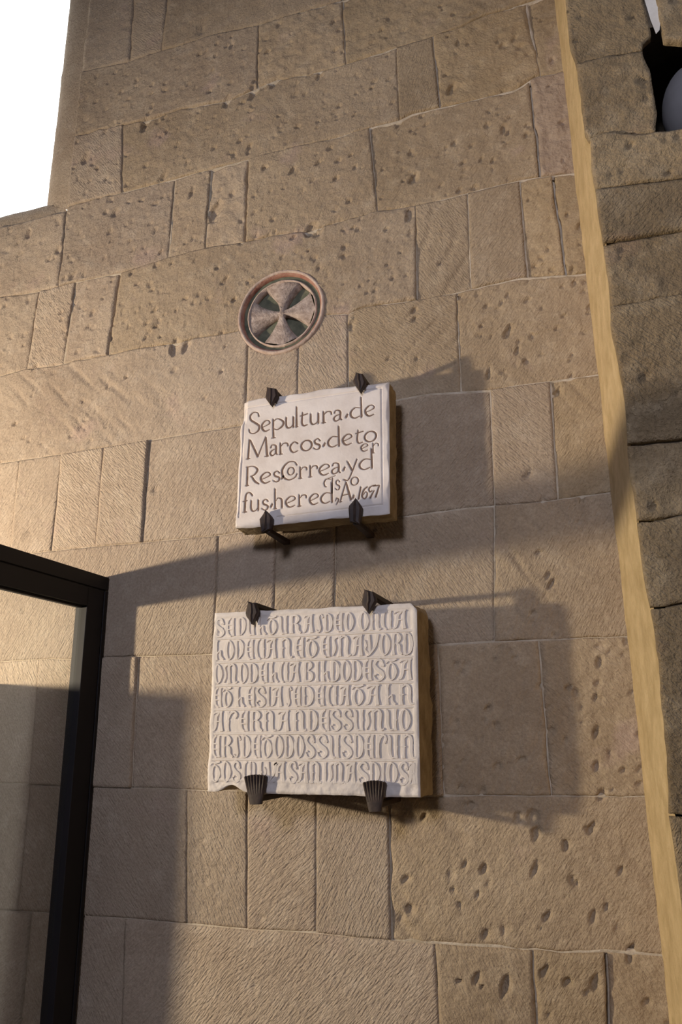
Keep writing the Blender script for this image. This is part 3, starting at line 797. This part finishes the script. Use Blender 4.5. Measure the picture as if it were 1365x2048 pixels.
pl1 = empty('inscribed_plaque', tuple(P(625, 1045, T1))); tag(pl1, 'upper white marble plaque incised with dark Spanish lettering and the date 1657', 'plaque', None)
def edge1(U, V, X, Z, h, wid, hgt):
    # chipped top-left corner and left edge
    d = U * wid
    chip = np.clip(1 - d / .020, 0, 1) * np.clip((V - .80) / .05, 0, 1)
    h = h - .016 * chip
    X = X - .004 * fbm(Z * 20, U * 0 + 3, 3) * (U < .02)
    Z = Z + .010 * fbm(X * 14, V * 0 + 8, 3) * np.clip(1 - V * hgt / .02, 0, 1)
    Z = Z + .006 * fbm(X * 14, V * 0 + 2, 3) * np.clip(1 - (1 - V) * hgt / .02, 0, 1)
    return X, Z, h
gro = [(s, .0034) for g, L in strokes1 for s in L] + [(b, .003) for b in border]
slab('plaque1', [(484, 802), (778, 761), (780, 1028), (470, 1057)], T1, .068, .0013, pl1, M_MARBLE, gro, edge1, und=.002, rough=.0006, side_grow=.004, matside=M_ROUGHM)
for g, L in strokes1:
    V, F = [], []
    for si, s in enumerate(L):
        s2 = s.copy(); s2[:, 2] *= .98
        ribbon(V, F, s2[::2] if len(s2) > 12 else s2, -T1 + .0012 - .00008 * si, -T1 + .0012 - .00008 * si)
    keep(mesh_obj('letter', V, F, M_INK), pl1)

# ------------------------------------------------------------------ lower plaque: raised Lombardic letters in seven ruled lines
T2 = .092 * D
pl2 = empty('relief_plaque', tuple(P(627, 1590, T2))); tag(pl2, 'lower white marble plaque with seven lines of raised Gothic letters', 'plaque', None)
def edge2(U, V, X, Z, h, wid, hgt):
    # bite out of the lower edge, rounded upper right corner, sunk lettering field
    bite = np.exp(-((U - .125) / .05) ** 2) * np.clip(1 - V / .06, 0, 1)
    Z = Z + .017 * bite + .006 * fbm(X * 16, V * 0, 3) * np.clip(1 - V / .04, 0, 1) + .004 * fbm(X * 22, V * 0 + 5, 3) * np.clip(1 - (1 - V) / .04, 0, 1)
    cu = np.clip((U - .965) / .035, 0, 1); cv = np.clip((V - .957) / .043, 0, 1)
    Z = Z - .010 * cu ** 2 * cv; X = X - .007 * cv ** 2 * cu
    field = np.clip((U - .022) / .008, 0, 1) * np.clip((.980 - U) / .008, 0, 1) * np.clip((V - .068) / .008, 0, 1) * np.clip((.972 - V) / .008, 0, 1)
    h = h - .0026 * field
    low = np.clip((.066 - V) / .012, 0, 1)
    h = h + low * (.006 * fbm(X * 70, Z * 70, 3) - .002)
    return X, Z, h
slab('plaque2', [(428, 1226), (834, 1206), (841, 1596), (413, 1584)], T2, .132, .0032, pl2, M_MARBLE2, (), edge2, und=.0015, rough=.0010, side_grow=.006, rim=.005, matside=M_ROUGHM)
# px rules between the lines, (left x, y), (right x, y)
rules = [((430, 1234), (829, 1215)), ((426.4, 1278.5), (829, 1261)), ((426, 1325), (831, 1313)), ((425, 1372), (831, 1364)), ((423, 1419), (833, 1413.5)), ((421, 1467.5), (835, 1465)), ((420, 1519), (835, 1521.5)), ((419, 1568), (836, 1573.5))]
YF = -T2 + .0028            # sunk field
YT = -T2 - .0002            # top of the letters
for k, (a, b) in enumerate(rules):
    if k == 0 or k == 7: continue
    A = np.array([XZ(*a, T2)]); B = np.array([XZ(*b, T2)])
    t = np.linspace(0, 1, 40)[:, None]
    s = A * (1 - t) + B * t
    V, F = [], []
    ribbon(V, F, np.hstack([s, np.full((40, 1), .0075) + .0015 * fbm(t * 30, t * 0 + k, 2)]), YF + .001, YT + .0006, .45)
    keep(mesh_obj('rule_line', V, F, M_MARBLE2), pl2)
def bowL(x0=.5, x1=.08, y0=0, y1=1): return [(x0, y1, .25), (x1 + .14, y1 - .14 * (y1 - y0), .7), (x1, (y0 + y1) / 2, 1.15), (x1 + .14, y0 + .14 * (y1 - y0), .7), (x0, y0, .25)]
def bowR(x0=.5, x1=.92, y0=0, y1=1): return [(x0, y1, .25), (x1 - .14, y1 - .14 * (y1 - y0), .7), (x1, (y0 + y1) / 2, 1.15), (x1 - .14, y0 + .14 * (y1 - y0), .7), (x0, y0, .25)]
def stem(x, y0=0, y1=1): return [(x, y1, 1.15), (x, .8 * (y1 - y0) + y0, .75), (x, .5 * (y0 + y1), .85), (x, .2 * (y1 - y0) + y0, .75), (x, y0, 1.2)]
def nub(x, y=.5): return [(x - .13, y, .3), (x, y, .55), (x + .13, y, .3)]
G2 = {
 'O': [bowL(.5, .14), bowR(.5, .86)],
 'C': [bowL(.55, .14), stem(.84, .02, 1), nub(.86)],
 'E': [bowL(.6, .16), stem(.80, 0, 1), [(.3, .63, .3), (.8, .63, .3)], [(.3, .38, .3), (.8, .38, .3)]],
 'D': [stem(.16), nub(.18), [(.16, 1, .5), (.5, .98, .4)], bowR(.42, .86), [(.16, 0, .4), (.5, .02, .3)]],
 'P': [stem(.2), nub(.22), [(.2, .98, .4), (.6, .97, .7), (.86, .7, 1.1), (.78, .3, .8), (.45, .04, .3)]],
 'F': [stem(.22), nub(.2), [(.28, .62, .3), (.45, .9, .8), (.75, .98, .6), (.92, .82, .7), (.78, .64, .6)]],
 'S': [[(.92, .70, .3), (.72, .95, .7), (.4, .98, .7), (.16, .78, 1), (.36, .56, 1.15), (.74, .38, 1.2), (.86, .18, .9), (.6, .01, .6), (.28, .03, .6), (.1, .24, .4)], [(.92, .68, .3), (.70, .72, .5)], [(.1, .26, .3), (.34, .28, .5)]],
 's': [[(.98, .80, .6), (.70, .98, .4), (.42, .86, .6), (.46, .5, .8), (.6, .2, .7), (.4, .02, .5), (.05, .12, .6)]],
 'I': [stem(.5), nub(.5)],
 'L': [stem(.24), nub(.2, .52), [(.3, .34, .3), (.62, .48, .5), (.66, .2, .7), (.95, .02, .4)], [(.1, .98, .3), (.42, 1., .3)]],
 'T': [bowL(.5, .14, 0, .82), bowR(.5, .86, 0, .82), [(.02, .80, .3), (.25, .95, .6), (.6, .93, .6), (.98, 1.0, .4)]],
 'U': [[(.06, .98, .3), (.2, .85, .9), (.2, .3, 1), (.38, .04, .6), (.62, .04, .3)], stem(.78), nub(.8)],
 'R': [stem(.2), nub(.2), [(.22, .98, .4), (.6, .98, .6), (.78, .78, .9), (.6, .58, .5), (.36, .54, .3)], [(.45, .54, .5), (.7, .42, .9), (.74, .16, .9), (1.0, .02, .5)]],
 'A': [[(.62, .93, .5), (.36, .74, .9), (.30, .36, 1.0), (.20, .10, .7), (.02, .05, .6)], [(.76, .96, .9), (.74, .5, .85), (.80, 0, 1.2)], [(.10, .84, .35), (.3, .95, .5), (.9, .98, .5)], [(.34, .50, .36), (.72, .50, .36)]],
 'N': [stem(.16), nub(.18), [(.18, .84, .3), (.45, .98, .6), (.66, .8, 1), (.66, .3, 1), (.78, .04, .6), (.98, .06, .6)]],
 'M': [[(.3, .96, .3), (.12, .8, .6), (.18, .4, .8), (.06, .04, .5)], stem(.42), [(.44, .86, .3), (.66, .98, .6), (.80, .78, .9), (.76, .3, .9), (.84, .04, .5), (.98, .08, .5)], [(.3, .96, .3), (.44, .92, .3)]],
 'B': [stem(.2), [(.2, .98, .4), (.66, .98, .6), (.8, .78, .9), (.46, .56, .4)], [(.46, .56, .4), (.85, .38, 1), (.78, .1, .8), (.2, .02, .4)]],
 'Y': [[(.06, .74, .5), (.18, .5, .7), (.1, .3, .6), (.36, .08, .5)], [(.36, 1.0, .6), (.4, .4, .9), (.42, .1, .4)], [(.92, 1.0, 1), (.8, .5, .9), (.44, .08, .5), (.2, -.04, .3)]],
}
A1 = lambda x: 420 + x * .1612; A2 = lambda x: 630 + x * .1612; A3 = lambda x: 410 + x * .1612
rows2 = [
 [('S', A1(50), A1(182)), ('E', A1(186), A1(312)), ('P', A1(335), A1(445)), ('U', A1(452), A1(560)), ('L', A1(580), A1(700)), ('T', A1(702), A1(830)), ('U', A1(850), A1(965)), ('R', A1(985), A1(1130)), ('A', A1(1150), A1(1290)), ('s', A2(5), A2(105)), ('D', A2(112), A2(220)), ('E', A2(226), A2(350)), ('O', A2(360), A2(482)), ('O', A2(535), A2(670)), ('N', A2(680), A2(825)), ('C', A2(818), A2(955)), ('A', A2(962), A2(1150))],
 [('L', A1(48), A1(175)), ('O', A1(180), A1(297)), ('P', A1(305), A1(418)), ('E', A1(430), A1(545)), ('C', A1(553), A1(680)), ('A', A1(685), A1(835)), ('N', A1(862), A1(1030)), ('E', A1(1036), A1(1175)), ('T', A1(1190), A1(1335)), ('E', A2(62), A2(195)), ('M', A2(205), A2(455)), ('A', A2(455), A2(605)), ('Y', A2(600), A2(795)), ('O', A2(795), A2(940)), ('R', A2(945), A2(1088)), ('D', A2(1095), A2(1222))],
 [('O', A1(40), A1(155)), ('M', A1(160), A1(345)), ('O', A1(348), A1(468)), ('D', A1(475), A1(595)), ('E', A1(602), A1(722)), ('L', A1(735), A1(852)), ('C', A1(852), A1(970)), ('A', A1(972), A1(1125)), ('B', A1(1155), A1(1282)), ('I', A1(1290), A1(1375)), ('L', A2(72), A2(192)), ('D', A2(198), A2(308)), ('O', A2(310), A2(448)), ('D', A2(452), A2(585)), ('E', A2(588), A2(712)), ('S', A2(712), A2(870)), ('T', A2(875), A2(1020)), ('A', A2(1030), A2(1222))],
 [('E', A3(95), A3(212)), ('T', A3(215), A3(332)), ('L', A3(375), A3(495)), ('E', A3(502), A3(625)), ('S', A3(620), A3(755)), ('I', A3(755), A3(815)), ('A', A3(815), A3(970)), ('s', A3(1000), A3(1075)), ('E', A3(1080), A3(1195)), ('D', A3(1200), A3(1355)), ('E', A2(0), A2(122)), ('C', A2(132), A2(275)), ('A', A2(295), A2(440)), ('T', A2(452), A2(608)), ('A', A2(620), A2(820)), ('L', A2(865), A2(1010)), ('N', A2(1040), A2(1245))],
 [('A', A3(88), A3(235)), ('F', A3(250), A3(408)), ('E', A3(415), A3(545)), ('R', A3(555), A3(710)), ('N', A3(720), A3(885)), ('A', A3(885), A3(1060)), ('N', A3(1090), A3(1262)), ('D', A3(1272), A3(1400)), ('E', A2(45), A2(190)), ('S', A2(178), A2(328)), ('S', A2(332), A2(472)), ('U', A2(478), A2(612)), ('M', A2(622), A2(865)), ('U', A2(868), A2(1035)), ('O', A2(1040), A2(1192))],
 [('E', A3(72), A3(192)), ('R', A3(200), A3(345)), ('s', A3(352), A3(442)), ('D', A3(452), A3(568)), ('E', A3(572), A3(695)), ('T', A3(698), A3(832)), ('O', A3(836), A3(975)), ('D', A3(982), A3(1100)), ('O', A3(1104), A3(1230)), ('S', A3(1232), A3(1368)), ('S', A2(8), A2(165)), ('U', A2(170), A2(312)), ('S', A2(316), A2(468)), ('D', A2(478), A2(605)), ('E', A2(612), A2(738)), ('F', A2(755), A2(895)), ('U', A2(898), A2(1042)), ('N', A2(1070), A2(1262))],
 [('T', A3(60), A3(192)), ('O', A3(198), A3(322)), ('S', A3(325), A3(442)), ('C', A3(458), A3(575)), ('U', A3(578), A3(720)), ('Y', A3(720), A3(895)), ('A', A3(838), A3(1010)), ('S', A3(1028), A3(1145)), ('A', A3(1140), A3(1295)), ('N', A3(1300), A3(1452)), ('I', A2(95), A2(155)), ('M', A2(168), A2(368)), ('A', A2(368), A2(518)), ('S', A2(522), A2(672)), ('D', A2(678), A2(805)), ('I', A2(812), A2(875)), ('O', A2(882), A2(1028)), ('S', A2(1035), A2(1165)), ('A', A2(1160), A2(1252))],
]
PEN2 = .0122
def lerp_y(r, x): return r[0][1] + (r[1][1] - r[0][1]) * (x - r[0][0]) / (r[1][0] - r[0][0])
for k, items in enumerate(rows2):
    rt, rb_ = rules[k], rules[k + 1]
    for g, x0, x1 in items:
        V, F = [], []
        for si, st in enumerate(G2[g]):
            smp = catmull(st, 4)
            A = []
            for x, y, wd in smp:
                px = x0 + .2 + x * (x1 - x0 - .4)
                yt = lerp_y(rt, px) + 4.2; yb = lerp_y(rb_, px) - 4.6
                sx, sz = XZ(px, yb + (yt - yb) * y, T2)
                A.append((sx, sz, PEN2 * max(.36, wd * .9)))
            ribbon(V, F, np.array(A), YF + .001, YT - .00016 * si, .36)
        keep(mesh_obj('letter', V, F, M_MARBLE2), pl2)

# ------------------------------------------------------------------ iron clamps that hold the plaques
def clamp(poly, t, arm_px, arm_py, label, fan=False):
    """poly: outline of the head in pixels; arm: bar from the head back into the wall"""
    th = t + .016
    c = np.array([XZ(x, y, th) for x, y in poly]); ctr = c.mean(0)
    root = empty('iron_clamp', (ctr[0], 0, ctr[1]))
    tag(root, label, 'clamp', 'iron clamps holding the two plaques')
    V, F = [], []
    if fan:
        tl, tm, tr_, br, bl = c
        n = 15
        rows_ = 7
        for i in range(rows_):
            f = i / (rows_ - 1)
            for j in range(n):
                u_ = j / (n - 1)
                top = tl * (1 - u_) + tr_ * u_ + np.array([0, (tm[1] - (tl[1] + tr_[1]) / 2) * math.sin(math.pi * u_)])
                bot = bl * (1 - u_) + br * u_
                p = top * (1 - f) + bot * f
                fl_ = max(0, 1 - f / .62)
                z_add = .0022 * abs(math.sin(math.pi * u_ * 7)) * (f == 0)
                V.append((p[0], -th - .004 * abs(math.sin(math.pi * u_ * 7)) * fl_ + .003 * (abs(u_ - .5) * 2) ** 3, p[1] + z_add))
    else:
        # fluted pointed plate: rows along its height
        rows_, n = 9, 9
        zt_, zb_ = c[:, 1].max(), c[:, 1].min()
        cl = np.vstack([c, c[:1]])
        for i in range(rows_):
            z = zt_ + (zb_ - zt_) * (i / (rows_ - 1) * .998 + .001)
            xs_ = []
            for a, b in zip(cl[:-1], cl[1:]):
                if (a[1] - z) * (b[1] - z) <= 0 and abs(a[1] - b[1]) > 1e-9:
                    xs_.append(a[0] + (b[0] - a[0]) * (z - a[1]) / (b[1] - a[1]))
            x0, x1 = min(xs_), max(xs_)
            for j in range(n):
                u_ = j / (n - 1)
                V.append((x0 + (x1 - x0) * u_, -th - .003 * abs(math.sin(math.pi * u_ * 3)) - .004 * (1 - abs(u_ - .5) * 2), z))
    for i in range(rows_ - 1):
        for j in range(n - 1):
            a = i * n + j
            F.append((a, a + n, a + n + 1, a + 1))
    nf = len(V)
    V += [(x, -th + .011, z) for x, y, z in V]
    F += [tuple(reversed([k + nf for k in f])) for f in list(F)]
    rim = [j for j in range(n)] + [i * n + n - 1 for i in range(1, rows_)] + [(rows_ - 1) * n + j for j in range(n - 2, -1, -1)] + [i * n for i in range(rows_ - 2, 0, -1)]
    for a, b in zip(rim, rim[1:] + rim[:1]):
        F.append((a, b, b + nf, a + nf))
    keep(mesh_obj('head', V, F, M_IRON, None, False), root)
    ax, az = XZ(arm_px, arm_py, th)
    V = box_geo(ax - .0085, ax + .0085, -th + .006, .02, az - .006, az + .006)
    V = [(ax + (x - ax) * (1.25 if y > 0 else 1), y, az + (z - az) * (1.25 if y > 0 else 1)) for x, y, z in V]
    o = mesh_obj('arm', V, BOXF, M_IRON); b = o.modifiers.new('bevel', 'BEVEL'); b.width = .002; b.segments = 2
    keep(o, root)
    return root
clamp([(496.7, 1203), (510, 1203), (517.5, 1224), (504.6, 1249), (491, 1229.5)], T2, 505, 1209, 'pointed fluted iron clamp at the top left of the lower plaque')
clamp([(729.7, 1179.3), (746.4, 1179.3), (754, 1201), (737.6, 1227), (723, 1207.5)], T2, 739, 1187, 'pointed black iron clamp at the top right of the lower plaque')
clamp([(487.4, 1555), (509.5, 1551), (531.6, 1553.4), (521.7, 1608.6), (499, 1609.4)], T2, 511, 1599, 'fan-shaped iron clamp at the bottom left of the lower plaque', True)
clamp([(725, 1567), (745.5, 1562.6), (770.4, 1566), (761.3, 1623), (737.6, 1624)], T2, 751, 1612, 'fan-shaped iron clamp at the bottom right of the lower plaque', True)
clamp([(534.5, 775.8), (552, 774.3), (555.3, 791), (542.7, 811.6), (531, 796.3)], T1, 544, 780, 'pointed iron clamp at the top left of the upper plaque')
clamp([(712.3, 746), (724.6, 744.6), (732.3, 764.6), (721, 785.5), (706, 764.6)], T1, 719, 750, 'pointed iron clamp at the top right of the upper plaque')
clamp([(532.3, 1021), (544.6, 1034), (542, 1063), (523, 1065), (519.4, 1038.5)], T1, 533, 1060, 'upward-pointing iron clamp at the bottom left of the upper plaque')
clamp([(712.3, 997), (724, 1013), (720, 1048), (700, 1046), (697, 1013)], T1, 711, 1044, 'upward-pointing iron clamp at the bottom right of the upper plaque')

# ------------------------------------------------------------------ black framed glass screen standing off the wall on the left
FX = float(XZ(219.5, 1157)[0]); FZ = float(XZ(219.5, 1156)[1])
SY = .049 * D                                     # depth of the wall stile
FT = abs(P(188, 1215, SY)[0] - P(163, 1215, SY)[0])   # thickness of the frame
Z1 = float(XZ(217, 1183)[1])                      # joint between head rail and sash rail
Z2 = float(P(188.5, 1210, SY)[2])                 # daylight edge of the sash rail
YE = -.98
gs = empty('glass_screen', (FX, 0, 0)); tag(gs, 'black steel framed glass screen standing at right angles to the wall', 'glass screen')
box('head_rail', FX - FT, FX, YE, -.004, Z1 + .0015, FZ, M_FRAME, gs, .0015)
box('sash_rail', FX - FT + .001, FX - .0025, YE + .02, -SY, Z2, Z1 - .0015, M_FRAME, gs, .0015)
box('wall_stile', FX - FT, FX, -.018, -.004, .0, Z1 - .0005, M_FRAME, gs, .001)
box('sash_stile', FX - FT + .001, FX - .0025, -SY, -.0195, .0, Z1 - .0015, M_FRAME, gs, .0015)
box('outer_stile', FX - FT, FX, YE - .06, YE, .0, FZ, M_FRAME, gs, .0015)
box('bottom_rail', FX - FT, FX, YE, -SY, .0, .12, M_FRAME, gs, .0015)
gx = FX - FT * .58
box('glass_pane', gx - .004, gx + .004, YE + .002, -SY - .0005, .12, Z2 + .004, M_GLASS, gs)
box('glazing_bead', gx - .0085, gx + .0085, YE + .02, -SY - .004, Z2 - .006, Z2 - .0002, M_FRAME, gs, .001)

# added cabinet beyond the screen, out of view, placed to shade the lower wall
CX, CY, CZ = -.905 * D, .290 * D, EYE + .080 * D
cu = empty('shade_cabinet', (CX - .45, -CY / 2, 0)); tag(cu, 'added out-of-view oak cabinet beyond the glass screen that shades the wall', 'shade_cabinet')
box('body', CX - .9, CX, -CY + .003, -.02, .06, CZ - .04, M_WOOD, cu, .004)
box('plinth', CX - .88, CX - .02, -CY + .04, -.04, 0, .06, M_WOOD, cu, .003)
box('cornice', CX - .92, CX, -CY + .001, -.02, CZ - .04, CZ, M_WOOD, cu, .004)
for k in (0, 1):
    x0 = CX - .88 + k * .44
    d = box('door', x0, x0 + .42, -CY - .012, -CY + .003, .09, CZ - .07, M_WOOD, cu, .003)
    kn = box('knob', x0 + (.38 if k == 0 else .02), x0 + (.40 if k == 0 else .04), -CY - .035, -CY - .012, .95, .97, M_IRON, None, .006)
    kn.parent = d
    kn.matrix_parent_inverse = d.matrix_parent_inverse.copy() @ Matrix.Identity(4)
    kn.matrix_parent_inverse = Matrix.Identity(4)
